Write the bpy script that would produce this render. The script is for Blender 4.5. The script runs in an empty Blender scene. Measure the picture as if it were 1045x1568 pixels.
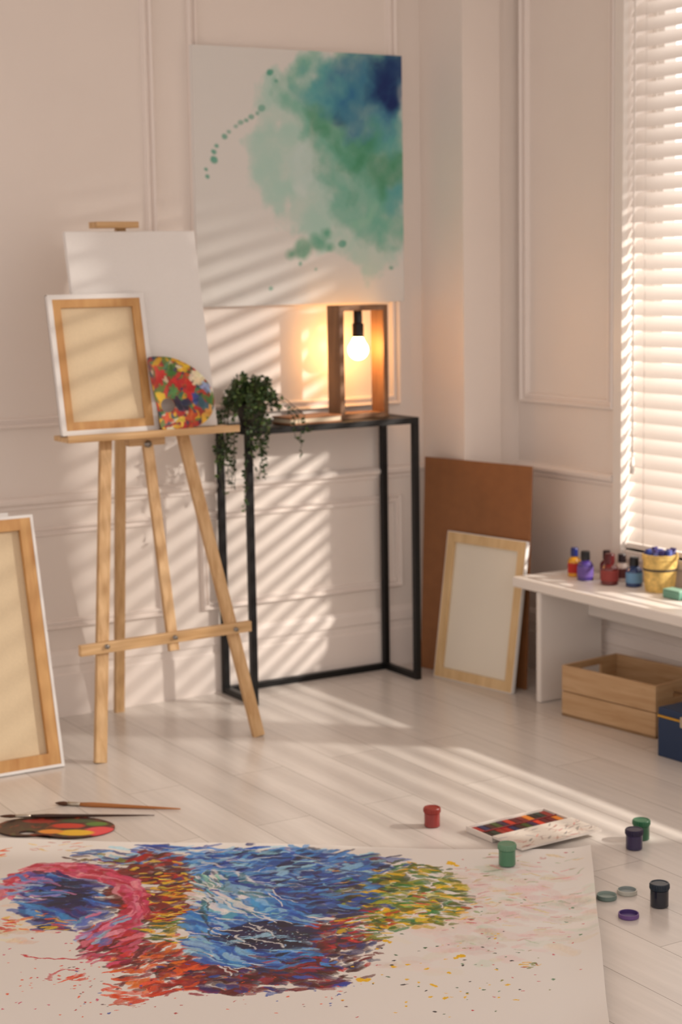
import bpy, math, random
import numpy as np
from mathutils import Matrix, Vector, noise as mnoise
rng=np.random.default_rng(7); random.seed(7)
D=bpy.data; COL=bpy.context.scene.collection
bpy.context.scene.view_settings.view_transform='Standard'
def lin(c):
    return tuple(((v/255)/12.92 if v/255<=.04045 else (((v/255)+.055)/1.055)**2.4) for v in c)
# ---------------------------------------------------------------- materials
MATS={}
def mat(name,rgb,rough=.5,metal=0,noise=None,bump=0,emit=None,trans=0,coat=0,alpha=None,subs=0):
    if name in MATS: return MATS[name]
    m=D.materials.new(name); m.use_nodes=True; nt=m.node_tree; b=nt.nodes['Principled BSDF']
    c=lin(rgb)+(1,)
    b.inputs['Base Color'].default_value=c; b.inputs['Roughness'].default_value=rough; b.inputs['Metallic'].default_value=metal
    if coat: b.inputs['Coat Weight'].default_value=coat
    if trans: b.inputs['Transmission Weight'].default_value=trans
    if emit: 
        b.inputs['Emission Color'].default_value=lin(emit[0])+(1,); b.inputs['Emission Strength'].default_value=emit[1]
    if noise or bump:
        tc=nt.nodes.new('ShaderNodeTexCoord'); n=nt.nodes.new('ShaderNodeTexNoise')
        sc,amt=(noise if noise else (60,.0)); n.inputs['Scale'].default_value=sc; n.inputs['Detail'].default_value=6
        nt.links.new(tc.outputs['Object'],n.inputs['Vector'])
        if noise:
            r=nt.nodes.new('ShaderNodeValToRGB'); r.color_ramp.elements[0].position=.3; r.color_ramp.elements[1].position=.7
            r.color_ramp.elements[0].color=tuple(v*(1-amt) for v in c[:3])+(1,); r.color_ramp.elements[1].color=tuple(min(1,v*(1+amt*.6)) for v in c[:3])+(1,)
            nt.links.new(n.outputs['Fac'],r.inputs['Fac']); nt.links.new(r.outputs['Color'],b.inputs['Base Color'])
        if bump:
            bp=nt.nodes.new('ShaderNodeBump'); bp.inputs['Strength'].default_value=bump; bp.inputs['Distance'].default_value=.002
            nt.links.new(n.outputs['Fac'],bp.inputs['Height']); nt.links.new(bp.outputs['Normal'],b.inputs['Normal'])
    MATS[name]=m; return m
def wood(name,c1,c2,rough=.5,scale=(40,40,3)):
    if name in MATS: return MATS[name]
    m=D.materials.new(name); m.use_nodes=True; nt=m.node_tree; b=nt.nodes['Principled BSDF']; b.inputs['Roughness'].default_value=rough
    tc=nt.nodes.new('ShaderNodeTexCoord'); mp=nt.nodes.new('ShaderNodeMapping'); mp.inputs['Scale'].default_value=scale
    n=nt.nodes.new('ShaderNodeTexNoise'); n.inputs['Scale'].default_value=1.; n.inputs['Detail'].default_value=5; n.inputs['Distortion'].default_value=.6
    r=nt.nodes.new('ShaderNodeValToRGB'); r.color_ramp.elements[0].position=.3; r.color_ramp.elements[1].position=.7
    r.color_ramp.elements[0].color=lin(c1)+(1,); r.color_ramp.elements[1].color=lin(c2)+(1,)
    nt.links.new(tc.outputs['Object'],mp.inputs['Vector']); nt.links.new(mp.outputs['Vector'],n.inputs['Vector'])
    nt.links.new(n.outputs['Fac'],r.inputs['Fac']); nt.links.new(r.outputs['Color'],b.inputs['Base Color'])
    MATS[name]=m; return m
def paintmat(name,rough=.6,bump=0.0):
    m=D.materials.new(name); m.use_nodes=True; nt=m.node_tree; b=nt.nodes['Principled BSDF']; b.inputs['Roughness'].default_value=rough
    a=nt.nodes.new('ShaderNodeVertexColor'); a.layer_name='Paint'; nt.links.new(a.outputs['Color'],b.inputs['Base Color'])
    if bump:
        bw=nt.nodes.new('ShaderNodeRGBToBW'); bp=nt.nodes.new('ShaderNodeBump'); bp.inputs['Strength'].default_value=bump; bp.inputs['Distance'].default_value=.001
        nt.links.new(a.outputs['Color'],bw.inputs[0]); nt.links.new(bw.outputs[0],bp.inputs['Height']); nt.links.new(bp.outputs[0],b.inputs['Normal'])
    return m
M_WALL=mat('wall_paint',(240,231,224),.55,bump=.05,noise=(3,.02))
M_TRIM=mat('trim_paint',(245,236,230),.4)
M_PINE=wood('pine_wood',(192,150,100),(226,190,142),.45,(60,60,5))
M_PINEX=wood('pine_wood_x',(192,150,100),(226,190,142),.45,(5,60,60))
M_STR=wood('stretcher_wood',(186,132,74),(214,168,108),.5,(30,30,6))
M_STRL=wood('stretcher_wood_light',(208,174,124),(230,200,152),.5,(30,30,6))
M_LINEN=mat('linen_back',(228,208,174),.85,noise=(400,.06),bump=.3)
M_CANVAS=mat('primed_canvas',(240,238,236),.75,noise=(500,.03),bump=.2)
M_BLACK=mat('black_metal',(18,18,20),.45,metal=.3)
# ---------------------------------------------------------------- mesh builder
class MB:
    def __init__(s): s.v=[];s.f=[];s.mi=[];s.mats=[];s.sm=[]
    def m(s,mt):
        if mt not in s.mats: s.mats.append(mt)
        return s.mats.index(mt)
    def add(s,vs,fs,mt,smooth=False,M=None):
        o=len(s.v); k=s.m(mt)
        for p in vs:
            p=Vector(p); s.v.append(tuple(M@p if M else p))
        for f in fs: s.f.append(tuple(i+o for i in f)); s.mi.append(k); s.sm.append(smooth)
    def box(s,lo,hi,mt,M=None):
        x0,y0,z0=lo;x1,y1,z1=hi
        vs=[(x0,y0,z0),(x1,y0,z0),(x1,y1,z0),(x0,y1,z0),(x0,y0,z1),(x1,y0,z1),(x1,y1,z1),(x0,y1,z1)]
        s.add(vs,[(0,3,2,1),(4,5,6,7),(0,1,5,4),(1,2,6,5),(2,3,7,6),(3,0,4,7)],mt,False,M)
    def beam(s,p0,p1,w,d,mt,side=(1,0,0)):
        p0=Vector(p0);p1=Vector(p1);ax=(p1-p0).normalized();sd=Vector(side);sd=(sd-ax*sd.dot(ax)).normalized();n=ax.cross(sd)
        vs=[]
        for p in (p0,p1):
            for a,b in((-1,-1),(1,-1),(1,1),(-1,1)): vs.append(p+sd*(a*w/2)+n*(b*d/2))
        s.add(vs,[(0,3,2,1),(4,5,6,7),(0,1,5,4),(1,2,6,5),(2,3,7,6),(3,0,4,7)],mt)
    def tube(s,pts,rads,mt,seg=10,cap=True):
        pts=[Vector(p) for p in pts]; vs=[];fs=[]
        up=Vector((0,0,1))
        for i,p in enumerate(pts):
            t=(pts[min(i+1,len(pts)-1)]-pts[max(i-1,0)]).normalized()
            a=t.cross(up)
            if a.length<.1: a=t.cross(Vector((1,0,0)))
            a.normalize(); b=t.cross(a); r=rads[i] if hasattr(rads,'__len__') else rads
            for k in range(seg):
                th=2*math.pi*k/seg; vs.append(p+a*math.cos(th)*r+b*math.sin(th)*r)
        for i in range(len(pts)-1):
            for k in range(seg):
                fs.append((i*seg+k,i*seg+(k+1)%seg,(i+1)*seg+(k+1)%seg,(i+1)*seg+k))
        if cap: fs.append(tuple(range(seg))[::-1]); fs.append(tuple((len(pts)-1)*seg+k for k in range(seg)))
        s.add(vs,fs,mt,True)
    def lathe(s,prof,mts,seg=32,M=None):
        for i in range(len(prof)-1):
            mt=mts[i] if isinstance(mts,(list,tuple)) else mts
            vs=[];fs=[]
            for r,z in (prof[i],prof[i+1]):
                for k in range(seg):
                    th=2*math.pi*k/seg; vs.append((r*math.cos(th),r*math.sin(th),z))
            for k in range(seg): fs.append((k,(k+1)%seg,seg+(k+1)%seg,seg+k))
            s.add(vs,fs,mt,True,M)
    def obj(s,name,M=None,bevel=0,angle=35,parent=None,segs=2):
        me=D.meshes.new(name); me.from_pydata(s.v,[],s.f)
        for mt in s.mats: me.materials.append(mt)
        me.polygons.foreach_set('material_index',s.mi); me.polygons.foreach_set('use_smooth',s.sm); me.update()
        import bmesh
        bm=bmesh.new(); bm.from_mesh(me)
        bmesh.ops.recalc_face_normals(bm,faces=bm.faces); bm.to_mesh(me); bm.free()
        o=D.objects.new(name,me); COL.objects.link(o)
        if M: o.matrix_world=M
        if bevel:
            b=o.modifiers.new('bevel','BEVEL'); b.width=bevel; b.segments=segs; b.limit_method='ANGLE'; b.angle_limit=math.radians(angle)
        if parent: o.parent=parent
        return o
def T(x,y,z=0,rz=0,rx=0): return Matrix.Translation((x,y,z))@Matrix.Rotation(math.radians(rz),4,'Z')@Matrix.Rotation(math.radians(rx),4,'X')
# ---------------------------------------------------------------- camera
H=1.32;F=2698.
yaw,pitch,roll=.5384,.1384,-.0163
fw=Vector((math.sin(yaw)*math.cos(pitch),math.cos(yaw)*math.cos(pitch),-math.sin(pitch)))
rr=Vector((math.cos(yaw),-math.sin(yaw),0)); uu=rr.cross(fw)
c,s_=math.cos(roll),math.sin(roll); rr,uu=rr*c+uu*s_,-rr*s_+uu*c
cd=D.cameras.new('camera'); cam=D.objects.new('camera',cd); COL.objects.link(cam)
cam.matrix_world=Matrix(((rr.x,uu.x,-fw.x,0),(rr.y,uu.y,-fw.y,0),(rr.z,uu.z,-fw.z,H),(0,0,0,1)))
cd.sensor_fit='VERTICAL'; cd.sensor_height=36; cd.sensor_width=24; cd.lens=F/1568*36; cd.clip_start=.05
cd.dof.use_dof=True; cd.dof.focus_distance=3.1; cd.dof.aperture_fstop=5.0
bpy.context.scene.camera=cam
# ---------------------------------------------------------------- room shell
YB=4.855; XR=3.45; ZC=2.75
def floor_mat():
    m=D.materials.new('floor_planks'); m.use_nodes=True; nt=m.node_tree; b=nt.nodes['Principled BSDF']
    tc=nt.nodes.new('ShaderNodeTexCoord'); mp=nt.nodes.new('ShaderNodeMapping'); mp.inputs['Rotation'].default_value=(0,0,math.radians(90)); mp.inputs['Location'].default_value=(.3,.05,0)
    br=nt.nodes.new('ShaderNodeTexBrick'); br.offset=.37; br.inputs['Scale'].default_value=1; br.inputs['Brick Width'].default_value=1.1; br.inputs['Row Height'].default_value=.15
    br.inputs['Mortar Size'].default_value=.0010; br.inputs['Mortar Smooth'].default_value=.2; br.inputs['Bias'].default_value=0
    br.inputs['Color1'].default_value=lin((228,222,216))+(1,); br.inputs['Color2'].default_value=lin((217,210,204))+(1,); br.inputs['Mortar'].default_value=lin((168,160,152))+(1,)
    mp2=nt.nodes.new('ShaderNodeMapping'); mp2.inputs['Scale'].default_value=(60,4,1)
    n=nt.nodes.new('ShaderNodeTexNoise'); n.inputs['Scale'].default_value=1; n.inputs['Detail'].default_value=6; n.inputs['Distortion'].default_value=.4
    mx=nt.nodes.new('ShaderNodeMix'); mx.data_type='RGBA'; mx.blend_type='MULTIPLY'; mx.inputs['Factor'].default_value=.3
    r=nt.nodes.new('ShaderNodeValToRGB'); r.color_ramp.elements[0].color=(.72,.72,.72,1); r.color_ramp.elements[0].position=.3; r.color_ramp.elements[1].position=.65
    L=nt.links.new
    L(tc.outputs['Object'],mp.inputs[0]);L(mp.outputs[0],br.inputs['Vector']);L(tc.outputs['Object'],mp2.inputs[0]);L(mp2.outputs[0],n.inputs['Vector']);L(n.outputs['Fac'],r.inputs[0])
    L(br.outputs['Color'],mx.inputs['A']);L(r.outputs[0],mx.inputs['B']);L(mx.outputs['Result'],b.inputs['Base Color'])
    b.inputs['Roughness'].default_value=.24
    bp=nt.nodes.new('ShaderNodeBump'); bp.inputs['Strength'].default_value=.3; bp.inputs['Distance'].default_value=.001; bp.invert=True
    L(br.outputs['Fac'],bp.inputs['Height']);L(bp.outputs[0],b.inputs['Normal'])
    return m
b=MB(); b.box((-2.5,-1.5,-.1),(XR+.2,YB+.15,0),floor_mat()); b.obj('floor')
b=MB(); b.box((-2.5,YB,0),(XR+.15,YB+.15,ZC),M_WALL); b.obj('wall_back')
b=MB(); b.box((-2.5,.8,ZC),(XR+.15,YB+.15,ZC+.1),M_WALL); b.obj('ceiling')
WY0,WY1,WZ0,WZ1=2.40,4.10,.455,2.4
b=MB()
b.box((XR,WY1,0),(XR+.15,YB,ZC),M_WALL); b.box((XR,WY0,0),(XR+.15,WY1,WZ0),M_WALL); b.box((XR,WY0,WZ1),(XR+.15,WY1,ZC),M_WALL); b.box((XR,-.5,0),(XR+.15,WY0,ZC),M_WALL)
b.obj('wall_right')
b=MB(); b.box((3.222,4.616,0),(3.366,YB,ZC),M_WALL); b.box((3.366,4.632,0),(XR,YB,ZC),M_WALL); b.obj('wall_corner')
def frame(b,axis,a0,a1,z0,z1,w=.032,d=.018,mt=M_TRIM):
    prof=[(0,0),(0,d*.55),(.18,d),(.34,d*.75),(.42,d*.3),(.62,d*.3),(.7,d*.7),(.85,d*.7),(1,0)]
    rects=[]
    for t,h in prof:
        i=t*w; rects.append([(a0+i,z0+i,h),(a1-i,z0+i,h),(a1-i,z1-i,h),(a0+i,z1-i,h)])
    vs=[]
    for R in rects:
        for a,z,h in R:
            vs.append((a,YB-h,z) if axis=='x' else (XR-h,a,z))
    fs=[]
    for i in range(len(rects)-1):
        for k in range(4): fs.append((i*4+k,i*4+(k+1)%4,(i+1)*4+(k+1)%4,(i+1)*4+k))
    b.add(vs,fs,mt)
def rail(b,axis,a0,a1,prof,mt=M_TRIM):
    vs=[];fs=[]
    for a in (a0,a1):
        for h,z in prof: vs.append((a,YB-h,z) if axis=='x' else (XR-h,a,z))
    n=len(prof)
    for i in range(n-1): fs.append((i,i+1,n+i+1,n+i))
    fs.append(tuple(range(n))); fs.append(tuple(range(n,2*n)))
    b.add(vs,fs,mt)
b=MB()
for x0,x1 in((-.4,.95),(1.08,2.272),(2.388,3.128)):
    frame(b,'x',x0,x1,.87,2.6,.034,.021); frame(b,'x',x0,x1,.265,.575,.028,.016)
b.obj('trim_back_panels')
b=MB(); frame(b,'y',4.137,4.606,.875,2.6,.034,.021); b.obj('trim_right_panel')
cr=[(0,.628),(.008,.632),(.01,.642),(.024,.65),(.026,.66),(.018,.668),(0,.67)]
b=MB(); rail(b,'x',-2.4,3.222,cr); b.obj('trim_chair_rail_back')
b=MB(); rail(b,'y',4.137,4.632,[(h,z+.012) for h,z in cr]); b.obj('trim_chair_rail_right')
bbp=[(0,0),(.013,0),(.013,.125),(.009,.13),(.009,.15),(.013,.156),(.012,.185),(.004,.198),(0,.2)]
b=MB(); rail(b,'x',-2.4,3.222,bbp); b.obj('baseboard_back')
b=MB(); rail(b,'y',-.4,4.616,[(h*.8,z) for h,z in bbp]); b.obj('baseboard_right')
# ---------------------------------------------------------------- window with blinds
M_FR=mat('window_frame_paint',(240,234,228),.4)
b=MB()
b.box((XR-.018,WY1-.005,WZ0-.03),(XR,WY1+.034,WZ1+.05),M_FR); b.box((XR-.018,WY0-.04,WZ0-.03),(XR,WY0+.005,WZ1+.05),M_FR)
b.box((XR-.018,WY0-.04,WZ1-.005),(XR,WY1+.034,WZ1+.05),M_FR)
b.box((XR-.012,WY0-.04,WZ0-.025),(XR+.12,WY1+.034,WZ0),M_FR)
for y0,y1 in((WY1-.05,WY1),(WY0,WY0+.05),(3.13,3.27)): b.box((XR+.1,y0,WZ0),(XR+.145,y1,WZ1),M_FR)
b.box((XR+.1,WY0,WZ0),(XR+.145,WY1,WZ0+.05),M_FR); b.box((XR+.1,WY0,WZ1-.05),(XR+.145,WY1,WZ1),M_FR)
b.obj('window_1')
M_SLAT=D.materials.new('blind_slat'); M_SLAT.use_nodes=True; nt=M_SLAT.node_tree
bs=nt.nodes['Principled BSDF']; bs.inputs['Base Color'].default_value=lin((244,238,233))+(1,); bs.inputs['Roughness'].default_value=.45
tr=nt.nodes.new('ShaderNodeBsdfTranslucent'); tr.inputs[0].default_value=lin((246,238,230))+(1,)
mx=nt.nodes.new('ShaderNodeMixShader'); mx.inputs[0].default_value=.20
nt.links.new(bs.outputs[0],mx.inputs[1]); nt.links.new(tr.outputs[0],mx.inputs[2]); nt.links.new(mx.outputs[0],nt.nodes['Material Output'].inputs[0])
b=MB(); XS=XR+.026; th=math.radians(53); sw=.026
z=.50; PITCH=.0455
while z<WZ1-.06:
    vs=[];fs=[]
    for yy in (WY0+.006,WY1-.004):
        for k in range(5):
            t=-1+k*.5; camb=.0035*(1-t*t)
            vs.append((XS+t*sw*math.cos(th)-camb*math.sin(th),yy,z+t*sw*math.sin(th)+camb*math.cos(th)))
    n=5
    for k in range(4): fs.append((k,k+1,n+k+1,n+k))
    b.add(vs,fs,M_SLAT,True); z+=PITCH
b.box((XS-.022,WY0+.012,.462),(XS+.022,WY1-.008,.476),M_SLAT)
b.box((XS-.024,WY0+.008,WZ1-.045),(XS+.03,WY1-.006,WZ1-.002),M_FR)
for yy in (4.02,3.62,3.22,2.82):
    for dx in (-.02,.02): b.tube([(XS+dx,yy,.47),(XS+dx,yy,WZ1-.03)],.0012,M_FR,6)
b.tube([(XS-.03,4.06,.74),(XS-.03,4.06,WZ1-.03)],.003,M_FR,8)
b.tube([(XS-.03,4.06,.69),(XS-.03,4.06,.74)],[.009,.005],M_FR,8)
b.obj('window_blinds')
# ---------------------------------------------------------------- raster painter
class Ras:
    def __init__(s,w,h,res,bg):
        s.w,s.h,s.res=w,h,res; s.nx=int(w/res)+1; s.ny=int(h/res)+1
        s.a=np.zeros((s.ny,s.nx,3),np.float32); s.a[:]=np.array(lin(bg))
        s.n=np.array(rng.random((64,64)),np.float32)
    def stroke(s,p0,p1,wd,col,al=1.,soft=.35,bristle=.5):
        p0=np.array(p0);p1=np.array(p1);r=wd/2
        x0=max(0,int((min(p0[0],p1[0])-r)/s.res));x1=min(s.nx,int((max(p0[0],p1[0])+r)/s.res)+2)
        y0=max(0,int((min(p0[1],p1[1])-r)/s.res));y1=min(s.ny,int((max(p0[1],p1[1])+r)/s.res)+2)
        if x1<=x0 or y1<=y0: return
        X,Y=np.meshgrid(np.arange(x0,x1)*s.res,np.arange(y0,y1)*s.res)
        d=p1-p0; L=max(1e-6,np.hypot(*d)); ux,uy=d/L
        t=((X-p0[0])*ux+(Y-p0[1])*uy); q=-(X-p0[0])*uy+(Y-p0[1])*ux
        tc=np.clip(t,0,L); dist=np.hypot(t-tc,q)
        rad=r*(.55+.45*np.sin(np.pi*np.clip(.15+.8*tc/L,0,1)))
        a=np.clip((1-dist/rad)/soft,0,1)
        if bristle:
            k=rng.integers(0,64); row=s.n[k]; idx=((q/r*9+32).astype(int))%64
            a=a*(1-bristle*row[idx]*(.3+.7*tc/L))
        a=(a*al)[...,None]
        s.a[y0:y1,x0:x1]=s.a[y0:y1,x0:x1]*(1-a)+np.array(lin(col))*a
    def sample(s,U,V):
        i=np.clip((V/s.res).round().astype(int),0,s.ny-1); j=np.clip((U/s.res).round().astype(int),0,s.nx-1)
        return s.a[i,j]
def vnoise(X,Y,oct=4,seed=0):
    r=np.random.default_rng(seed); out=np.zeros_like(X,dtype=float); amp=1;tot=0;fr=1
    for o in range(oct):
        g=r.random((257,257)); x=X*fr;y=Y*fr; xi=np.floor(x).astype(int);yi=np.floor(y).astype(int);fx=x-xi;fy=y-yi
        fx=fx*fx*(3-2*fx);fy=fy*fy*(3-2*fy); xi%=256;yi%=256
        v=(g[yi,xi]*(1-fx)+g[yi,xi+1]*fx)*(1-fy)+(g[yi+1,xi]*(1-fx)+g[yi+1,xi+1]*fx)*fy
        out+=v*amp;tot+=amp;amp*=.5;fr*=2
    return out/tot
def grid_mesh(name,V,nx,ny,colors,mt,thick=0):
    idx=np.arange(nx*ny).reshape(ny,nx)
    q=np.stack([idx[:-1,:-1],idx[:-1,1:],idx[1:,1:],idx[1:,:-1]],-1).reshape(-1,4)[:,::-1]
    me=D.meshes.new(name); me.vertices.add(len(V)); me.vertices.foreach_set('co',V.astype(np.float32).ravel())
    nf=len(q); me.loops.add(nf*4); me.loops.foreach_set('vertex_index',q.astype(np.int32).ravel())
    me.polygons.add(nf); me.polygons.foreach_set('loop_start',np.arange(nf,dtype=np.int32)*4); me.polygons.foreach_set('loop_total',np.full(nf,4,np.int32))
    me.update(calc_edges=True); me.polygons.foreach_set('use_smooth',np.ones(nf,bool))
    ca=me.color_attributes.new('Paint','FLOAT_COLOR','POINT')
    cc=np.ones((len(V),4),np.float32); cc[:,:3]=colors; ca.data.foreach_set('color',cc.ravel())
    me.materials.append(mt); o=D.objects.new(name,me); COL.objects.link(o); return o
# ---------------------------------------------------------------- big painted sheet on the floor
TR=np.array([2.433,3.001]); e1=np.array([.797,-.604]); e2=np.array([-.602,-.798])
SW,SH=1.62,1.12; O=TR-SW*e1
def S(x,y):
    d=fw+rr*((x-522.67)/F)-uu*((y-784)/F); t=-H/d.z
    p=np.array([d.x*t,d.y*t])-O; return (p@e1,p@e2)
R=Ras(SW,SH,.0014,(240,237,233))
WM=2.5
def st(x,y,L,ang,w,col,al=.9,wm=None,**k):
    dx=L*math.cos(ang)/2;dy=L*math.sin(ang)*.42/2
    k.setdefault('bristle',.45)
    R.stroke(S(x-dx,y-dy),S(x+dx,y+dy),w*(wm or WM),col,al,**k)
def jit(c,a=18):
    g=rng.normal()*a
    return tuple(int(min(255,max(0,v+g+rng.normal()*a*.4))) for v in c)
def region(cx,cy,rx,ry,n,cols,L=(14,34),w=(.006,.014),ang=lambda x,y:rng.uniform(-.6,.6),al=.97,fall=1.0,jt=14,wm=None,k=.62):
    for i in range(max(3,int(n*k))):
        r=math.sqrt(rng.random())**fall; t=rng.random()*2*math.pi
        if rng.random()<.06: r*=1.22
        x=cx+rx*r*math.cos(t);y=cy+ry*r*math.sin(t)
        st(x,y,rng.uniform(*L),ang(x,y),rng.uniform(*w)*(1.35 if rng.random()<.12 else 1),jit(cols[rng.integers(len(cols))],jt),al*rng.uniform(.8,1),wm=wm)
NAVY=(8,20,78);BLUE=(12,78,180);SKY=(58,146,220);LSKY=(156,208,240);MAR=(80,6,18);RED=(192,14,20);YEL=(246,196,10);OLV=(130,132,14);GRN=(26,120,44);PNK=(214,60,108);ORG=(240,84,6);WHT=(246,246,246);PUR=(70,28,104)
region(790,1400,140,75,170,[(238,160,164),(226,206,140),(180,214,184),(242,180,184),(236,230,224)],L=(14,50),w=(.006,.02),al=.20,ang=lambda x,y:rng.uniform(-.5,.9),k=1)
region(800,1350,110,45,100,[(220,110,120),(226,190,70),(130,170,110)],L=(8,24),w=(.002,.004),al=.5)
region(780,1420,110,45,60,[(220,110,120),(226,190,70),(150,180,120)],L=(8,24),w=(.0015,.003),al=.45)
region(640,1440,110,60,80,[(246,200,190),(250,230,170),(240,190,190)],L=(20,50),w=(.008,.02),al=.14)
region(30,1420,60,30,30,[(250,190,150),(246,220,160)],L=(14,40),w=(.006,.016),al=.35)
# underpainting
region(430,1335,150,26,140,[BLUE,SKY,(40,100,190)],L=(40,90),w=(.010,.018))
region(500,1375,80,26,80,[BLUE,NAVY],L=(30,70),w=(.010,.018))
region(385,1425,85,46,130,[SKY,BLUE],L=(30,70),w=(.010,.018))
region(240,1370,60,46,110,[MAR,(120,14,26)],L=(24,50),w=(.009,.015))
region(600,1375,66,32,70,[(190,190,40),OLV,GRN],L=(20,44),w=(.008,.012),al=.8)
region(390,1490,120,22,110,[MAR,NAVY,(130,30,60)],L=(24,50),w=(.008,.014))
region(505,1450,48,28,60,[MAR,(120,14,26)],L=(20,40),w=(.008,.012))
region(175,1445,40,26,50,[(190,60,90),MAR],L=(20,40),w=(.008,.014))
# outer reds & maroons
region(520,1450,68,42,260,[MAR,RED,(130,14,30),(60,10,40),(24,50,120)],L=(8,20),w=(.004,.008),ang=lambda x,y:-.6+rng.uniform(-.6,.6),k=.8)
region(390,1495,150,32,380,[MAR,(150,20,44),BLUE,NAVY,MAR,PUR,(110,10,24)],L=(9,26),w=(.004,.009),ang=lambda x,y:rng.uniform(-.5,.6),k=.8)
region(245,1485,72,42,230,[ORG,RED,(150,30,26),MAR,(238,120,20)],L=(12,34),w=(.004,.008),ang=lambda x,y:-.5+rng.uniform(-.7,.7),k=.7)
region(210,1522,50,18,40,[ORG,(226,70,20)],L=(14,36),w=(.003,.007))
region(630,1378,86,50,460,[YEL,OLV,GRN,(206,186,30),(140,156,24),(60,90,20),GRN],L=(8,22),w=(.004,.008),ang=lambda x,y:.1+rng.uniform(-.7,.7),fall=.9,k=.8)
region(690,1385,60,40,90,[(210,30,60),YEL,(120,166,50),OLV],L=(6,16),w=(.0025,.005),al=.85)
region(560,1350,50,34,150,[OLV,MAR,GRN,(40,60,20),YEL],L=(10,24),w=(.004,.008))
region(560,1420,55,30,130,[YEL,GRN,OLV,RED],L=(8,20),w=(.003,.007))
# top blues
region(430,1335,165,34,520,[BLUE,SKY,NAVY,(40,110,200),LSKY,(16,50,130)],L=(12,40),w=(.004,.009),ang=lambda x,y:-.2+rng.uniform(-.7,.7),k=.75)
region(230,1312,110,13,130,[BLUE,SKY,(90,150,220),LSKY,(30,50,130)],L=(16,46),w=(.004,.008))
region(500,1375,88,32,200,[BLUE,NAVY,(40,90,170),SKY,(30,30,90)],L=(12,34),w=(.004,.009))
region(150,1325,55,13,60,[MAR,(130,20,50),BLUE,OLV],L=(10,26),w=(.003,.006))
# maroon/yellow mosaic
region(235,1365,74,56,460,[MAR,(120,8,20),RED,(50,6,16),(150,50,16)],L=(9,24),w=(.004,.009),ang=lambda x,y:-.3+rng.uniform(-.6,.6),k=.75)
region(265,1385,58,44,180,[YEL,(236,160,20),(244,210,80),OLV],L=(7,18),w=(.0025,.0055))
region(250,1345,55,26,60,[YEL,ORG,(244,210,80)],L=(7,18),w=(.0025,.005))
region(175,1450,52,34,190,[MAR,PNK,RED,(150,20,70),(226,110,140)],L=(14,36),w=(.004,.009),ang=lambda x,y:-.8+rng.uniform(-.4,.4))
region(270,1430,52,18,90,[GRN,OLV,YEL,(40,80,40)],L=(10,26),w=(.003,.007))
# swirl
region(92,1382,70,42,90,[(60,90,180),NAVY],L=(24,50),w=(.009,.014))
for ring in range(4):
    cols=[PNK,(226,96,130),(196,30,66),(240,150,170)]
    for i in range(80):
        t=-2.9+3.9*i/80; rx=118-ring*9;ry=56-ring*4.5
        x=105+rx*math.cos(t)+rng.normal()*4;y=1385+ry*math.sin(t)+rng.normal()*3
        st(x,y,30,math.atan2(ry*math.cos(t)/.42,-rx*math.sin(t)),.008,jit(cols[rng.integers(4)],12),.85)
region(92,1380,60,40,240,[NAVY,BLUE,(20,40,130),(40,80,180),PUR,SKY],L=(14,44),w=(.004,.009),ang=lambda x,y:.6+rng.uniform(-.5,.5))
region(100,1372,36,24,100,[NAVY,(8,12,60)],L=(14,34),w=(.005,.010))
region(45,1365,45,26,70,[(90,150,226),(200,130,190),LSKY,BLUE],L=(20,50),w=(.003,.007),al=.75)
region(150,1425,38,24,70,[(226,110,150),(130,130,206),LSKY,(80,110,196)],L=(16,36),w=(.003,.008),al=.8,ang=lambda x,y:-.9)
# central body
region(385,1425,92,56,420,[SKY,BLUE,(30,120,214),LSKY,(60,140,220)],L=(18,60),w=(.004,.010),ang=lambda x,y:.5+rng.uniform(-.5,.5),k=.7)
region(350,1370,53,34,170,[SKY,LSKY,WHT,(100,184,216),BLUE,(60,130,140)],L=(14,44),w=(.004,.009),ang=lambda x,y:1.0+rng.uniform(-.6,.6))
region(345,1460,58,24,120,[BLUE,SKY,(40,100,196),LSKY],L=(18,54),w=(.004,.009),ang=lambda x,y:.7)
region(412,1437,64,20,200,[NAVY,(8,10,50),(16,16,70)],L=(18,44),w=(.006,.010),ang=lambda x,y:.25)
region(430,1405,60,10,40,[SKY,LSKY,BLUE],L=(18,44),w=(.002,.005))
region(410,1440,66,20,150,[WHT,LSKY],L=(1,3),w=(.0007,.0016),al=.95)
for i in range(40):
    t=i/40; st(345+110*t,1450-14*math.sin(t*3)+rng.normal()*2,14,.1,.002,jit(LSKY,8),.8)
region(450,1475,58,16,80,[BLUE,NAVY,SKY,(160,30,60)],L=(12,34),w=(.003,.007))
region(325,1350,20,14,40,[(140,200,190),WHT,(40,80,110)],L=(10,20),w=(.002,.005),ang=lambda x,y:1.2)
for i in range(26):
    st(rng.uniform(300,430),rng.uniform(1345,1490),rng.uniform(26,70),rng.uniform(.2,1.2),.0022,WHT,.85)
for i in range(10):
    st(318+6*math.sin(i),1368+i*8,18,1.3,.003,(20,26,60),.85)
region(400,1330,120,26,44,[WHT,LSKY],L=(20,50),w=(.0012,.003),al=.75)
region(480,1370,90,30,30,[WHT,LSKY],L=(16,40),w=(.001,.0025),al=.7)
def dot(x,y,r,col,al=1): R.stroke(S(x-1,y),S(x+1,y),r*2,col,al,bristle=0,soft=.2)
for x,y,r in((555,1503,.012),(567,1504,.008),(710,1468,.009),(703,1471,.006),(690,1325,.013),(700,1328,.009),(655,1487,.005),(625,1480,.005),(603,1484,.006),(660,1512,.005),(690,1493,.004),(595,1448,.008),(605,1450,.006)): dot(x,y,r*1.3,YEL)
for i in range(90): dot(rng.uniform(520,800),rng.uniform(1425,1560),rng.uniform(.0018,.0044),[(30,30,34),(206,40,50),YEL,(40,100,50),YEL][rng.integers(5)])
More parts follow.
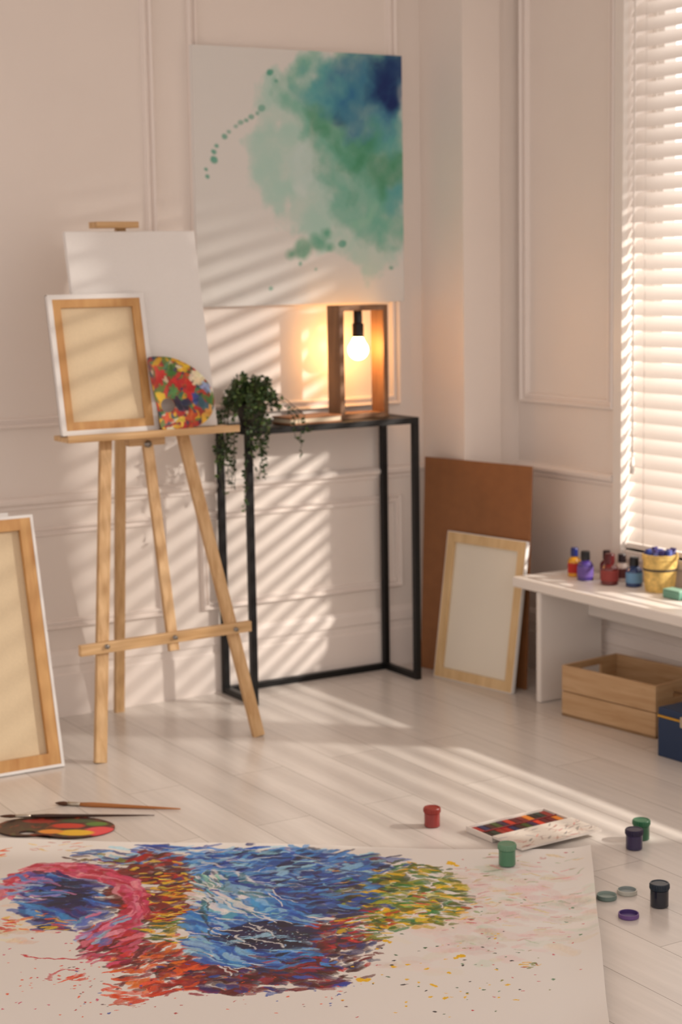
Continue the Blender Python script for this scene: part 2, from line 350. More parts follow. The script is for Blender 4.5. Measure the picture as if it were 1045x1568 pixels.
for i in range(60): dot(rng.uniform(690,890),rng.uniform(1310,1530),rng.uniform(.0016,.004),[(206,60,84),OLV,(206,40,50),(60,130,80)][rng.integers(4)],.85)
for i in range(110): dot(rng.uniform(100,540),rng.uniform(1480,1560),rng.uniform(.0014,.0036),[MAR,RED,ORG,BLUE][rng.integers(4)],.9)
for i in range(60): dot(rng.uniform(0,230),rng.uniform(1420,1560),rng.uniform(.0014,.0042),[RED,ORG,ORG,PNK][rng.integers(4)],.9)
region(808,1482,12,7,18,[OLV,YEL,(170,40,50)],L=(5,10),w=(.0015,.003))
for i in range(26):
    t=i/26; st(40+80*t,1466+4*math.sin(t*5)+14*t*t,8,.3,.0018,(210,30,50),.9); st(70+50*t,1500-10*math.sin(t*2.5),7,.2,.0016,(210,30,50),.8)
for i in range(16): dot(rng.uniform(30,160),rng.uniform(1470,1515),rng.uniform(.001,.004),[(210,30,50),ORG][rng.integers(2)])
region(112,1503,16,5,18,[(224,50,20),(230,80,20)],L=(10,22),w=(.002,.004),ang=lambda x,y:-.6)
region(60,1418,60,14,40,[ORG,YEL,(244,120,20)],L=(8,20),w=(.002,.005),al=.85)
region(12,1425,14,16,16,[ORG,(220,60,10)],L=(8,18),w=(.003,.006)); region(5,1307,14,8,10,[ORG,(236,150,50)],L=(10,20),w=(.003,.006))
region(80,1300,60,8,24,[(226,120,40),(200,80,50),YEL],L=(8,20),w=(.0015,.0035),al=.7)
gu,gv=np.meshgrid(np.linspace(0,SW,R.nx),np.linspace(0,SH,R.ny))
wu=(vnoise(gu*14,gv*14,3,21)-.5)*.034+(vnoise(gu*70,gv*70,2,22)-.5)*.010
wv=(vnoise(gu*14,gv*14,3,23)-.5)*.034+(vnoise(gu*70,gv*70,2,24)-.5)*.010
paintc=R.sample(gu+wu,gv+wv)
tex=.88+.24*vnoise(gu*260,gv*90,2,25)
isp=np.clip((.78-paintc.min(-1))*4,0,1)[...,None]
paintc=np.clip(paintc*(1-isp+isp*tex[...,None]),0,1)
zz=.003+.006*vnoise(gu*2.2,gv*2.2,2,5)
edge=np.clip(1-(SW-gu)/.09,0,1)**2; top=np.clip(1-gv/.08,0,1)**2
zz=zz+edge*.022*(0.35+.65*np.sin(gv*7+.6)**2)+top*.005*(.5+.5*np.sin(gu*9))
V=np.stack([O[0]+gu*e1[0]+gv*e2[0],O[1]+gu*e1[1]+gv*e2[1],zz],-1).reshape(-1,3)
o=grid_mesh('painted_paper_sheet',V,R.nx,R.ny,paintc.reshape(-1,3),paintmat('sheet_paint',.5,.2))
# ---------------------------------------------------------------- wall painting
def wall_painting():
    W,Hh=.743,.775; x0,z0=2.39,1.205
    nx,ny=430,450
    U,Vv=np.meshgrid(np.linspace(0,1,nx),np.linspace(0,1,ny))
    X=290+U*323; Y=68+Vv*400
    n1=vnoise(U*7,Vv*7,5,11); n2=vnoise(U*8+50,Vv*8,5,12); n3=vnoise(U*4,Vv*4,4,13); n4=vnoise(U*20,Vv*20,4,14)
    n1=(n1-n1.mean()); n2=(n2-n2.mean())
    col=np.zeros((ny,nx,3)); col[:]=np.array(lin((226,225,222)))
    def blob(cx,cy,r,soft,c,al,warp=50):
        nonlocal col
        d=np.hypot(X-cx+n1*warp*2,(Y-cy)+n2*warp*2)
        a=np.clip((r-d)/soft,0,1); a=a*al*(.75+.5*(n3-.3).clip(0,1)+.5*(n4-.5)); a=np.clip(a,0,1)[...,None]
        col=col*(1-a)+np.array(lin(c))*a
    for cx,cy,r in((425,250,62),(390,235,36),(450,310,60),(500,330,60),(430,190,52),(425,150,40),(560,380,50),(470,350,40),(400,280,34),(465,100,40)): blob(cx,cy,r,16,(176,214,204),.8)
    for cx,cy,r in((470,115,46),(500,190,70),(560,180,85),(585,260,75),(525,270,62),(590,330,55),(450,170,40),(590,110,70),(540,110,60),(560,330,50)): blob(cx,cy,r,24,(112,184,164),.85)
    for cx,cy,r in((480,130,42),(520,140,55),(600,200,50),(610,300,40),(490,100,36)): blob(cx,cy,r,34,(84,166,176),.75)
    for cx,cy,r in((560,225,40),(495,190,40),(590,260,34),(575,290,30),(470,170,22),(540,250,34),(515,215,24)): blob(cx,cy,r,22,(66,146,106),.7)
    for cx,cy,r in((575,110,62),(605,130,66),(530,150,44),(555,180,34),(520,105,34),(600,180,36)): blob(cx,cy,r,40,(34,100,158),.85)
    for cx,cy,r in((600,100,44),(575,125,34),(527,185,16),(518,172,11),(606,150,34),(560,95,22)): blob(cx,cy,r,22,(12,42,104),.95,34)
    blob(460,265,40,26,(204,224,222),.75); blob(540,320,26,20,(150,205,180),.6); blob(440,290,26,18,(214,228,226),.7)
    for cx,cy,r in((448,380,19),(428,386,12),(472,368,17),(487,352,12),(492,375,12)): blob(cx,cy,r,9,(70,164,132),.95,10)
    for cx,cy,r in((512,370,6),(406,107,5),(416,120,2.5),(392,160,5),(385,167,3),(376,172,4),(368,178,3),(360,182,4),(353,188,3),(342,198,3),(335,206,4),(322,220,2.5),(317,240,5),(318,229,3),(308,265,3),(306,255,2),(445,402,3),(470,412,2),(400,440,3),(592,412,3)): blob(cx,cy,r+1.5,2.5,(84,166,144),.9,5)
    V=np.stack([x0+U*W,np.full_like(U,YB-.031),z0+(1-Vv)*Hh],-1).reshape(-1,3)
    o=grid_mesh('watercolor_face',V,nx,ny,col.reshape(-1,3),paintmat('watercolor_paint',.8))
    b=MB(); b.box((x0,YB-.0305,z0),(x0+W,YB-.001,z0+Hh),M_CANVAS); p=b.obj('abstract_wall_painting'); o.parent=p
wall_painting()
# ---------------------------------------------------------------- canvases
def canvas(name,W,Hh,M,back=True,t=.018,bar=.04,mw=None,fab=None,fold=.012):
    mw=mw or M_STR; fab=fab or M_LINEN
    b=MB()
    if not back:
        b.box((-W/2,-t/2,0),(W/2,t/2,Hh),M_CANVAS); o=b.obj(name,M,bevel=.002); return o
    b.box((-W/2,t/2-.002,0),(W/2,t/2,Hh),M_CANVAS)
    b.box((-W/2+bar*.6,t/2-.0045,bar*.6),(W/2-bar*.6,t/2-.0022,Hh-bar*.6),fab)
    e=.002
    b.box((-W/2,-t/2,0),(-W/2+e,t/2,Hh),M_CANVAS); b.box((W/2-e,-t/2,0),(W/2,t/2,Hh),M_CANVAS)
    b.box((-W/2,-t/2,0),(W/2,t/2,e),M_CANVAS); b.box((-W/2,-t/2,Hh-e),(W/2,t/2,Hh),M_CANVAS)
    def quad(p,y0,y1,mt):
        vs=[(x,y0,z) for x,z in p]+[(x,y1,z) for x,z in p]
        b.add(vs,[(0,1,2,3),(7,6,5,4),(0,4,5,1),(1,5,6,2),(2,6,7,3),(3,7,4,0)],mt)
    def ring(w,y0,y1,mt,i=e):
        a,bz,c_,d_=-W/2+i,i,W/2-i,Hh-i
        quad([(a,bz),(c_,bz),(c_-w,bz+w),(a+w,bz+w)],y0,y1,mt); quad([(a,d_),(a+w,d_-w),(c_-w,d_-w),(c_,d_)],y0,y1,mt)
        quad([(a,bz),(a+w,bz+w),(a+w,d_-w),(a,d_)],y0,y1,mt); quad([(c_,bz),(c_,d_),(c_-w,d_-w),(c_-w,bz+w)],y0,y1,mt)
    ring(bar,-t/2,t/2-.006,mw); 
    if fold: ring(fold,-t/2-.0012,-t/2+.0002,M_CANVAS,0)
    return b.obj(name,M)
canvas('stretched_canvas',.60,.685,T(1.41,4.345,0,0,-14),True,.022,.038,fold=.008)
canvas('stretched_canvas.001',.62,.690,T(1.345,4.385,0,0,-14),True,.022,.038)
b=MB(); b.box((-.230,-.004,0),(.230,.004,.70),mat('hardboard',(148,97,57),.6,noise=(25,.08))); b.obj('brown_hardboard',T(3.202,4.552,0,-78.1,-2.4),bevel=.001)
canvas('stretched_canvas.002',.345,.474,T(3.151,4.475,0,-79.5,-8.6),True,.014,.032,mw=M_STRL,fab=mat('light_linen',(238,231,216),.85,noise=(400,.04)),fold=0)
# ---------------------------------------------------------------- easel
def easel():
    b=MB(); tl=.212; y0=4.315
    def pt(x,z,dy=0): return (x,y0+tl*z+dy,z)
    b.beam(pt(1.805,0,.0),pt(1.998,1.32),.034,.018,M_PINE); b.beam(pt(2.292,0,.0),pt(2.098,1.32),.034,.018,M_PINE)
    b.beam(pt(2.056,.27,-.010),pt(2.045,1.436,-.010),.03,.016,M_PINE)
    b.beam((2.075,4.80,0),(2.045,4.615,1.27),.03,.018,M_PINE)
    b.beam(pt(1.96,1.28,.0),pt(2.136,1.28,.0),.05,.02,M_PINEX,side=(0,0,1))
    b.beam(pt(1.775,.305,-.02),pt(2.298,.312,-.02),.030,.018,M_PINEX,side=(0,0,1))
    yt=y0+tl*.87
    b.box((1.785,yt-.086,.862),(2.305,yt+.012,.876),M_PINEX); b.box((1.785,yt-.092,.862),(2.305,yt-.084,.882),M_PINEX)
    b.box((1.99,yt-.03,.835),(2.10,yt+.005,.862),M_PINEX)
    yc=y0+tl*1.447
    b.box((1.958,yc-.055,1.436),(2.085,yc+.005,1.454),M_PINEX)
    o=b.obj('wooden_easel',bevel=.002)
    k=MB(); mk=mat('steel_hardware',(150,145,140),.35,metal=.9)
    for x,z in((1.851,.31),(2.245,.31),(2.055,.31)): k.tube([pt(x,z,-.038),pt(x,z,.02)],.006,mk,12)
    k.tube([pt(2.045,.84,-.03),pt(2.045,.84,.03)],.01,mk,12)
    q=k.obj('easel_bolts'); q.parent=o
easel()
LZ=.878; LY=4.315+.212*LZ
canvas('blank_canvas',.395,.560,T(2.063,LY-.032,LZ,0,-12),False,t=.018)
canvas('stretched_canvas.003',.285,.385,T(1.925,LY-.055,LZ,0,-11.8),True,.016,.034,fold=.013)
def palette(name,M,outline,hole,colors_fn,base,th=.004):
    N,K=240,80; tt=np.linspace(0,2*np.pi,N,endpoint=False)
    ox,oy=outline(tt); hx,hy=hole(tt)
    s=np.linspace(0,1,K)[:,None]
    X=hx[None]*(1-s)+ox[None]*s; Y=hy[None]*(1-s)+oy[None]*s
    cols=colors_fn(X,Y).reshape(-1,3)
    top=np.stack([X,Y,np.full_like(X,th)],-1).reshape(-1,3)
    idx=np.arange(N*K).reshape(K,N); nxt=np.roll(idx,-1,axis=1)
    q=np.stack([idx[:-1],nxt[:-1],nxt[1:],idx[1:]],-1).reshape(-1,4)[:,::-1]
    n=N*K; bot=top.copy(); bot[:,2]=0
    qb=(q+n)[:,::-1]
    side=[(idx[-1][i],idx[-1][(i+1)%N],idx[-1][(i+1)%N]+n,idx[-1][i]+n) for i in range(N)]
    side2=[(idx[0][(i+1)%N],idx[0][i],idx[0][i]+n,idx[0][(i+1)%N]+n) for i in range(N)]
    me=D.meshes.new(name); me.from_pydata(np.vstack([top,bot]).tolist(),[],q.tolist()+qb.tolist()+side+side2)
    ca=me.color_attributes.new('Paint','FLOAT_COLOR','POINT'); cc=np.ones((2*n,4),np.float32); cc[:n,:3]=cols; cc[n:,:3]=np.array(lin(base)); ca.data.foreach_set('color',cc.ravel())
    me.materials.append(paintmat(name+'_paint',.4,.25)); o=D.objects.new(name,me); COL.objects.link(o); o.matrix_world=M; return o
def pal_cols(W,Hh,cols,base,n,sz=(.012,.03),wd=(.008,.02)):
    r=Ras(W,Hh,.0012,base)
    for i in range(n):
        x,y=rng.uniform(0,W),rng.uniform(0,Hh); a=rng.uniform(0,6.28); L=rng.uniform(*sz)
        r.stroke((x,y),(x+L*math.cos(a),y+L*math.sin(a)),rng.uniform(*wd),jit(cols[rng.integers(len(cols))],10),.95,bristle=.3)
    return r,(lambda X,Y: r.sample(X+W/2,Y+Hh/2))
def polyout(pts):
    P=np.array(pts,float)
    def f(t,c=(-.051,-.038)):
        dense=[]
        n=len(P)
        for i in range(n):
            p0,p1,p2,p3=P[i-1],P[i],P[(i+1)%n],P[(i+2)%n]
            for k in range(40):
                u=k/40; dense.append(.5*((2*p1)+(-p0+p2)*u+(2*p0-5*p1+4*p2-p3)*u*u+(-p0+3*p1-3*p2+p3)*u**3))
        dn=np.array(dense); an=np.arctan2(dn[:,1]-c[1],dn[:,0]-c[0])%(2*np.pi); o=np.argsort(an); an=an[o]; dn=dn[o]
        return np.interp(t,an,dn[:,0],period=2*np.pi),np.interp(t,an,dn[:,1],period=2*np.pi)
    return f
k_=.00184
OUT1=polyout([(x*k_,y*k_) for x,y in((-52,48),(-46,55),(-15,53),(10,43),(31,28),(45,10),(51,-8),(49,-27),(38,-43),(20,-53),(0,-56),(-34,-56),(-43,-50),(-45,-25),(-49,10))])
pr_,pf_=pal_cols(.22,.22,[(186,24,22),(190,40,20),(222,170,20),(40,100,40),(20,50,90),(206,80,30),(60,120,80),(220,210,180),(30,60,70),(90,130,50)],(150,40,24),300)
for x,y,r,cl in((.03,.11,.05,(80,110,30)),(.05,.09,.04,(236,190,30)),(.10,.075,.05,(16,30,60)),(.135,.115,.045,(204,30,20)),(.165,.15,.045,(236,224,190)),(.10,.14,.04,(190,24,20)),(.17,.07,.045,(50,100,110)),(.05,.16,.04,(196,30,22)),(.085,.17,.035,(60,110,40)),(.12,.18,.03,(226,180,40)),(.185,.12,.03,(150,170,206)),(.13,.04,.035,(200,80,30)),(.08,.11,.03,(70,130,60)),(.15,.09,.028,(40,70,150)),(.18,.05,.03,(210,150,60)),(.10,.03,.025,(230,190,60))):
    for j in range(8):
        a=rng.uniform(0,6.28); dx,dy=rng.normal()*r*.16,rng.normal()*r*.16
        pr_.stroke((x+dx,y+dy),(x+dx+r*.45*math.cos(a),y+dy+r*.45*math.sin(a)),r*.4,jit(cl,12),.95,bristle=.25)
RX=T(2.140,LY-.0665,LZ+.104,0,0)@Matrix.Rotation(math.radians(78),4,'X')
palette('paint_palette',RX,lambda t:OUT1(t),lambda t:(-.050+.0215*np.cos(t),-.036+.0200*np.sin(t)),pf_,(170,120,70))
def out2(t):
    r=1-.28*np.exp(-((t-4.6)/.35)**2)
    return .145*np.cos(t)*r,.085*np.sin(t)*r
_,base2=pal_cols(.3,.2,[(60,24,18),(90,34,22),(34,22,24),(130,50,26),(60,50,26)],(64,32,24),200)
def col2(X,Y):
    c_=base2(X,Y).copy()
    for cx,cy,rx,ry,cl in((.115,-.025,.042,.036,(236,76,84)),(.06,-.04,.05,.024,(240,190,30)),(.03,.01,.045,.02,(206,50,26)),(.095,.028,.03,.017,(90,130,46)),(0.0,-.035,.034,.018,(236,150,50)),(-.05,.04,.045,.016,(150,36,30)),(.045,.048,.05,.014,(70,84,50))):
        d=((X-cx)/rx)**2+((Y-cy)/ry)**2; a=np.clip((1-d)*2.5,0,1)[...,None]; c_=c_*(1-a)+np.array(lin(cl))*a
    return c_
palette('wooden_paint_palette',T(1.488,3.850,.001,-37),out2,lambda t:(-.055+.02*np.cos(t),-.045+.014*np.sin(t)),col2,(60,36,26))
# ---------------------------------------------------------------- brushes
def brush(name,p0,p1,hc,r=.0035):
    b=MB(); p0=Vector(p0);p1=Vector(p1)
    L=p1-p0; P=lambda t:p0+L*t
    b.tube([P(t) for t in (.0,.03,.07,.10)],[.0015,r*.9,r*1.2,r*.95],mat('bristles',(84,50,30),.8))
    b.tube([P(.10),P(.2)],[r*1.05,r*1.0],mat('ferrule',(190,180,165),.3,metal=.9))
    b.tube([P(t) for t in (.2,.3,.45,.8,1)],[r,r*1.35,r*1.15,r*.7,r*.35],hc)
    return b.obj(name)
brush('paint_brush',(1.560,4.026,.0055),(1.802,3.812,.004),mat('handle_brown',(176,112,58),.35),.0048)
brush('paint_brush.001',(1.40,3.985,.0110),(1.726,3.800,.0045),mat('handle_dark',(64,40,30),.3),.0038)
# ---------------------------------------------------------------- console table
b=MB(); x0,x1,y0,y1=2.443,3.058,4.63,4.838; t=.02
for x in (x0,x1-t):
    for y in (y0,y1-t): b.box((x,y,0),(x+t,y+t,.826),M_BLACK)
b.box((x0,y0,.826),(x1,y1,.846),M_BLACK)
for x in (x0,x1-t): b.box((x,y0+t,0),(x+t,y1-t,t),M_BLACK)
b.box((x0+t,y1-t,0),(x1-t,y1,t),M_BLACK)
b.obj('console_table',bevel=.0012)
M_LW=wood('lamp_wood',(112,76,50),(150,108,72),.5,(30,30,6))
b=MB(); lx0,lx1,ly0,ly1,lz0,lz1=2.812,2.99,4.70,4.775,.847,1.2; t=.017
b.box((lx0,ly0,lz0),(lx1,ly1,lz0+t),M_LW); b.box((lx0,ly0,lz1-t),(lx1,ly1,lz1),M_LW)
b.box((lx0,ly0,lz0+t),(lx0+t,ly1,lz1-t),M_LW); b.box((lx1-t,ly0,lz0+t),(lx1,ly1,lz1-t),M_LW)
lamp=b.obj('wooden_frame_table_lamp',bevel=.001)
b=MB(); BX,BY=2.902,4.737
b.lathe([(0,1.185),(.012,1.185),(.014,1.178),(.014,1.145),(.018,1.14),(.018,1.10),(0,1.10)],M_BLACK,24,T(BX,BY)); q=b.obj('lamp_socket'); q.parent=lamp
b=MB(); zc=1.06
pr=[(.0,zc-.032)]+[(.032*math.sin(a),zc-.032*math.cos(a)) for a in np.linspace(.2,2.3,14)]+[(.0145,zc+.04),(.0,zc+.04)]
b.lathe(pr,mat('bulb_glass',(255,240,210),.3,emit=((255,188,112),46)),28,T(BX,BY)); q=b.obj('light_bulb'); q.parent=lamp
b=MB(); b.tube([(2.812,4.79,.850),(2.76,4.80,.850),(2.72,4.77,.850),(2.70,4.78,.850),(2.64,4.80,.850),(2.55,4.815,.850)],.0025,M_BLACK,8); q=b.obj('lamp_cord'); q.parent=lamp
mbk=mat('book_cover',(168,112,72),.5)
b=MB(); b.box((-.095,-.052,0),(.095,.052,.005),mbk); b.box((-.092,-.049,.005),(.093,.049,.018),mat('book_pages',(236,220,192),.8)); b.box((-.095,-.052,.018),(.095,.052,.023),mbk)
b.obj('closed_book',T(2.685,4.69,.8465,4),bevel=.0008)
def plant():
    b=MB(); mg=mat('leaf_green',(48,74,38),.5,noise=(30,.3)); mg2=mat('leaf_green_light',(92,118,60),.5); ms=mat('vine_stem',(60,60,30),.6)
    pot=mat('pot_ceramic',(60,56,50),.5)
    px,py,pz=2.515,4.735,.8465
    b.lathe([(0,0),(.032,0),(.042,.03),(.045,.06),(.048,.065),(.043,.066),(.04,.055),(0,.055)],pot,28,T(px,py,pz))
    def leaf(p,d,s):
        d=d.normalized(); n=Vector((random.uniform(-1,1),random.uniform(-1,1),random.uniform(-.2,1))).normalized(); w=d.cross(n)
        if w.length<.1: return
        w.normalize(); n=w.cross(d)
        vs=[p,p+d*s*.35+w*s*.34+n*s*.05,p+d*s*.8+w*s*.28,p+d*s*1.05-n*s*.08,p+d*s*.8-w*s*.28,p+d*s*.35-w*s*.34+n*s*.05]
        b.add(vs,[(0,1,2,3),(0,3,4,5)],mg if random.random()<.72 else mg2)
    def vine(pts,n,s,seed=0):
        P=[]; 
        for i in range(len(pts)-1):
            for k in range(6):
                t=k/6; P.append(pts[i].lerp(pts[i+1],t))
        P.append(pts[-1])
        P=[p+Vector((random.gauss(0,.002),random.gauss(0,.002),0)) for p in P]
        b.tube(P,.0011,ms,5)
        for i in range(n):
            k=random.randrange(len(P)-1); p=P[k].lerp(P[k+1],random.random())
            leaf(p,Vector((random.gauss(0,1),random.gauss(0,1),random.gauss(0,.7))),s*random.uniform(.7,1.25))
    top=Vector((px,py,pz+.068))
    for i in range(85):
        a=random.uniform(0,6.28); r=random.uniform(.03,.10); h=random.uniform(.02,.085)
        e=top+Vector((math.cos(a)*r,math.sin(a)*r*.9,h*.25-random.uniform(0,.04)))
        vine([top+Vector((math.cos(a)*.015,math.sin(a)*.015,0)),top+Vector((math.cos(a)*r*.55,math.sin(a)*r*.5,h)),e],22,.0135)
    def trail(ex,ey,drop,n=44):
        a=top; m1=Vector((px+(ex-px)*.55,py+(ey-py)*.55,pz+.095)); m2=Vector((ex,ey,pz+.03)); m3=Vector((ex+random.uniform(-.01,.01),ey,pz-drop*.5)); m4=Vector((ex+random.uniform(-.02,.02),ey,pz-drop))
        vine([a,m1,m2,m3,m4],n,.013)
    for i in range(10): trail(2.43-random.uniform(0,.03),random.uniform(4.66,4.80),random.uniform(.05,.22))
    for i in range(8): trail(random.uniform(2.43,2.50),4.612-random.uniform(0,.02),random.uniform(.04,.16))
    trail(2.435,4.62,.25,60); trail(2.61,4.612,.10,26); trail(2.59,4.60,.05,26); trail(2.63,4.61,.02,26)
    b.obj('trailing_potted_plant')
plant()
# ---------------------------------------------------------------- bench
M_BW=mat('bench_white',(240,234,228),.35)
BZ=.372
b=MB(); b.box((3.172,2.62,BZ-.032),(3.435,4.297,BZ),M_BW)
for y in (4.165,2.72): b.box((3.180,y,0),(3.42,y+.022,BZ-.032),M_BW)
b.box((3.36,2.742,.25),(3.38,4.165,BZ-.032),M_BW)
b.obj('white_bench',bevel=.006,segs=3)
M_CR=wood('crate_wood',(186,148,106),(208,174,134),.55,(40,5,50)); M_CRX=wood('crate_wood_x',(180,140,98),(202,168,126),.55,(5,40,50))
b=MB(); L,W_,h,t=.36,.235,.152,.01
b.box((0,0,0),(W_,L,t),M_CR)
for z0,z1 in((0,.073),(.076,h)): b.box((0,0,z0),(t,L,z1),M_CR); b.box((W_-t,0,z0),(W_,L,z1),M_CR)
for y in (0,L-t):
    b.box((t,y,0),(W_-t,y+t,.073),M_CRX); b.box((t,y,.076),(W_-t,y+t,.105),M_CRX)
    b.box((t,y,.105),(.075,y+t,h),M_CRX); b.box((W_-.075,y,.105),(W_-t,y+t,h),M_CRX); b.box((.075,y,.132),(W_-.075,y+t,h),M_CRX)
b.obj('wooden_crate',T(3.194,3.657,0,8),bevel=.0012)
MBL=mat('case_blue',(20,48,84),.45); MYL=mat('case_yellow',(214,160,50),.5)
b=MB(); b.box((0,0,.0),(.26,.2,.108),MBL); b.box((-.002,-.002,.108),(.262,.202,.114),MYL); b.box((0,0,.114),(.26,.2,.135),MBL)
b.box((.10,-.006,.095),(.13,0,.125),mat('case_latch',(190,180,160),.3,metal=.9)); b.box((-.006,.085,.095),(0,.115,.125),MATS['case_latch'])
b.obj('paint_case',T(3.105,3.33,0,4),bevel=.004)
def bottle(name,x,y,body,cap,h=.05,r=.017,label=None,z=BZ+.0005):
    b=MB(); mb=mat('bottle_'+name+str(body),body,.2,coat=.6); mc=mat('cap_'+str(cap),cap,.35)
    ml=mat('label_'+str(label),label,.6) if label else mb
    b.lathe([(0,0),(r*.9,0),(r,.002),(r,h*.12),(r+.0003,h*.13),(r+.0003,h*.48),(r,h*.49),(r*.98,h*.54),(r*.75,h*.63),(r*.5,h*.67),(r*.5,h*.70),(r*.58,h*.70),(r*.56,h*.96),(r*.5,h),(0,h)],
        [mb,mb,mb,mb,ml,mb,mb,mb,mb,mb,mc,mc,mc,mc],28,T(x,y,z)); return b.obj(name)
bottle('paint_bottle',3.328,4.187,(228,160,20),(30,40,110),.088,.020,(190,40,24))
bottle('paint_bottle.001',3.313,4.116,(70,48,130),(14,14,18),.088,.0245,(108,84,160))
bottle('paint_bottle.002',3.374,4.090,(90,16,18),(44,8,12),.088,.020)
bottle('paint_bottle.003',3.326,4.018,(104,24,24),(84,10,16),.092,.0265,(150,60,56))
bottle('paint_bottle.004',3.392,4.040,(214,200,194),(30,16,22),.082,.021,(100,50,50))
bottle('paint_bottle.005',3.364,3.952,(24,56,110),(14,16,26),.088,.0245,(110,156,196))
def pot_():
    X,Y=3.375,3.850; k=1.22
    b=MB(); my=mat('pot_decor',(226,190,110),.6,noise=(60,.35)); mp=mat('brush_purple',(60,50,120),.5); tw=mat('twine',(80,70,60),.8)
    b.lathe([(r*k,z*k) for r,z in [(0,0),(.034,0),(.036,.01),(.041,.075),(.043,.078),(.043,.09),(.039,.09),(.036,.06),(0,.06)]],my,30,T(X,Y,BZ+.0005))
    b.lathe([(r*k,z*k) for r,z in [(.0375,.05),(.0408,.052),(.0408,.056),(.038,.058)]],tw,30,T(X,Y,BZ))
    for i in range(16):
        a=i*2.4; r=.0095*math.sqrt(i); x=X+r*math.cos(a); y=Y+r*math.sin(a)
        b.tube([(x,y,BZ+.08),(x+.25*(x-X),y+.25*(y-Y),BZ+.118+.006*math.sin(i*3))],[.009,.0095],mp if i%3 else mat('brush_blue',(50,70,150),.5),8)
    b.obj('decorated_brush_pot')
pot_()
b=MB(); b.box((-.02,-.035,0),(.02,.035,.022),mat('teal_box',(110,160,140),.5)); b.box((-.02,-.035,.022),(.02,.035,.026),mat('teal_lid',(140,186,166),.5)); b.obj('paint_box',T(3.335,3.735,BZ+.0005,0),bevel=.002)
# ---------------------------------------------------------------- paint jars & lids on floor
def jar(name,x,y,body,lid,z=.001,r=.0195,h=.046):
    b=MB(); mb=mat('jar_'+str(body),body,.25,coat=.5); ml=mat('jarlid_'+str(lid),lid,.35)
    pr=[(0,0),(r*.92,0),(r*.97,.0015),(r*.97,h*.7),(r*.9,h*.72),(r*1.02,h*.73),(r*1.04,h*.76),(r*1.04,h*.96),(r*.98,h),(r*.85,h),(r*.82,h*.975),(0,h*.975)]
    b.lathe(pr,[mb]*5+[ml]*6,32,T(x,y,z))
    for k in range(24):
        a=2*math.pi*k/24; b.tube([(x+r*1.04*math.cos(a),y+r*1.04*math.sin(a),z+h*.77),(x+r*1.04*math.cos(a),y+r*1.04*math.sin(a),z+h*.95)],.0007,ml,5)
    return b.obj(name)
jar('paint_jar',2.248,3.365,(140,40,36),(150,50,42))
jar('paint_jar.001',2.222,3.030,(70,124,94),(108,150,122),.0085,.0195,.048)
jar('paint_jar.002',2.596,3.018,(24,86,56),(40,104,70))
jar('paint_jar.003',2.538,2.975,(40,28,74),(34,26,62))
jar('paint_jar.004',2.345,2.668,(12,20,36),(18,36,52),.001,.0195,.05)
def lid(name,x,y,c1,c2):
    b=MB(); m1=mat('lid_'+str(c1),c1,.4); m2=mat('lidin_'+str(c2),c2,.4); r=.0205
    b.lathe([(0,0),(r,0),(r*1.04,.002),(r*1.02,.009),(r*.92,.009),(r*.9,.003),(0,.003)],[m1,m1,m1,m1,m2,m2],32,T(x,y,.0005)); b.obj(name)
lid('jar_lid',2.283,2.762,(110,130,124),(150,166,160)); lid('jar_lid.001',2.338,2.762,(190,190,180),(150,160,160)); lid('jar_lid.002',2.252,2.655,(110,80,140),(80,60,120))
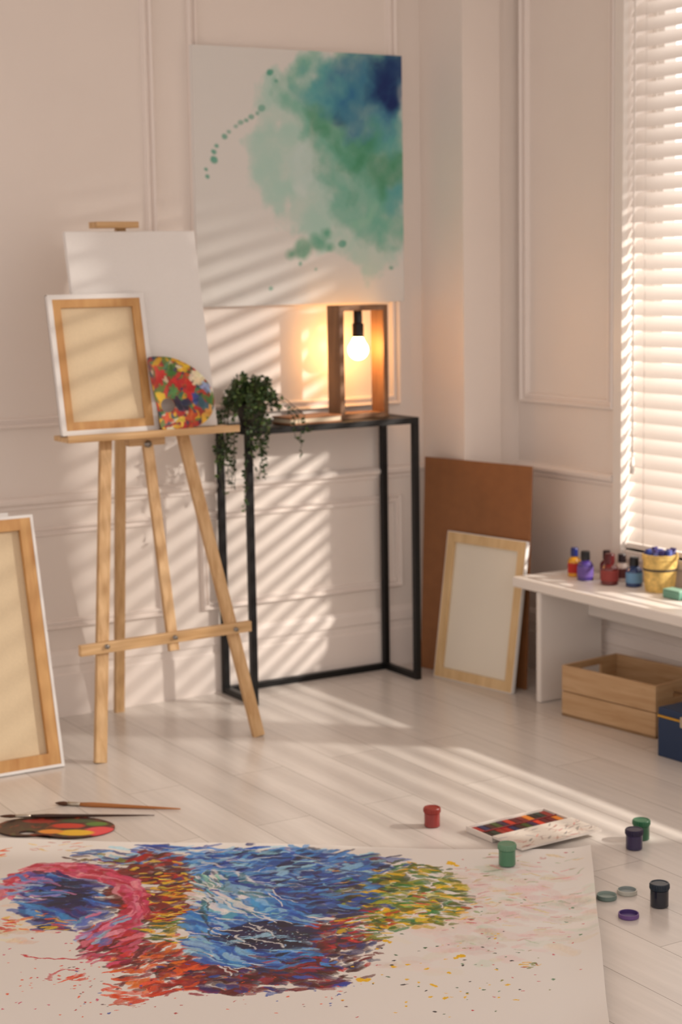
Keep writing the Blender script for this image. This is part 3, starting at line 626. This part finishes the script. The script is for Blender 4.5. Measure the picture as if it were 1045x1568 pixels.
def wset():
    b=MB(); mr=mat('tin_white',(228,220,212),.4); md=mat('tin_edge_red',(120,30,30),.4)
    L,Wd=.236,.100
    b.box((0,0,0),(L,Wd,.003),mr); 
    for lo,hi in(((0,0,.003),(L,.003,.014)),((0,Wd-.003,.003),(L,Wd,.014)),((0,.003,.003),(.003,Wd-.003,.014)),((L-.003,.003,.003),(L,Wd-.003,.014))): b.box(lo,hi,mr)
    pans=[(30,14,12),(60,20,14),(110,16,16),(160,24,16),(200,50,20),(30,50,36),(60,76,26),(210,120,20),(20,30,80),(90,14,24),(140,36,24),(50,20,60)]
    for r in range(2):
        for k in range(12):
            x=.006+k*.0188; y=.007+r*.045; c_=pans[(k*5+r*3)%12]
            b.box((x,y,.003),(x+.0172,y+.040,.010),mat('pan_'+str(c_),c_,.35))
    b.box((.003,.048,.003),(L-.003,.052,.012),md)
    o=b.obj('watercolor_paint_set',T(2.293,3.185,.001,2),bevel=.0006)
    LW=.108
    rs=Ras(L,LW,.0012,(226,218,208))
    for i in range(90):
        x,y=rng.uniform(0,L),rng.uniform(.01,LW); a=rng.uniform(-1,1)
        rs.stroke((x,y),(x+.02*math.cos(a),y+.02*math.sin(a)),rng.uniform(.002,.007),jit([(120,40,40),(50,50,40),(170,110,70),(80,80,110),(206,70,60)][rng.integers(5)],15),rng.uniform(.2,.7))
    gx,gy=np.meshgrid(np.linspace(0,L,rs.nx),np.linspace(0,LW,rs.ny))
    V=np.stack([gx,-gy-.002,np.full_like(gx,.0172)],-1).reshape(-1,3)
    f=grid_mesh('mixing_lid_face',V,rs.nx,rs.ny,rs.a.reshape(-1,3),paintmat('mixing_paint',.35)); f.parent=o
    k=MB(); k.box((0,-LW-.002,.012),(L,-.002,.017),mr); q=k.obj('mixing_lid'); q.parent=o
wset()
# ---------------------------------------------------------------- lights
l=D.lights.new('window_sun','SPOT'); l.energy=880; l.color=(1,.90,.79); l.shadow_soft_size=.045; l.spot_size=math.radians(46); l.spot_blend=.45
o=D.objects.new('window_sun',l); COL.objects.link(o); p=Vector((5.5,1.4,2.2)); tgt=Vector((2.15,4.0,-.1))
o.location=p; o.rotation_euler=(tgt-p).to_track_quat('-Z','Y').to_euler()
w=D.worlds.new('world'); bpy.context.scene.world=w; w.use_nodes=True; nt=w.node_tree; bg=nt.nodes['Background']
tc=nt.nodes.new('ShaderNodeTexCoord'); sp=nt.nodes.new('ShaderNodeSeparateXYZ'); rp=nt.nodes.new('ShaderNodeValToRGB')
nt.links.new(tc.outputs['Generated'],sp.inputs[0]); nt.links.new(sp.outputs['X'],rp.inputs[0])
rp.color_ramp.elements[0].position=.1; rp.color_ramp.elements[0].color=(.99,.87,.80,1); rp.color_ramp.elements[1].position=.75; rp.color_ramp.elements[1].color=(2.0,1.83,1.70,1)
nt.links.new(rp.outputs[0],bg.inputs[0]); bg.inputs[1].default_value=1.0
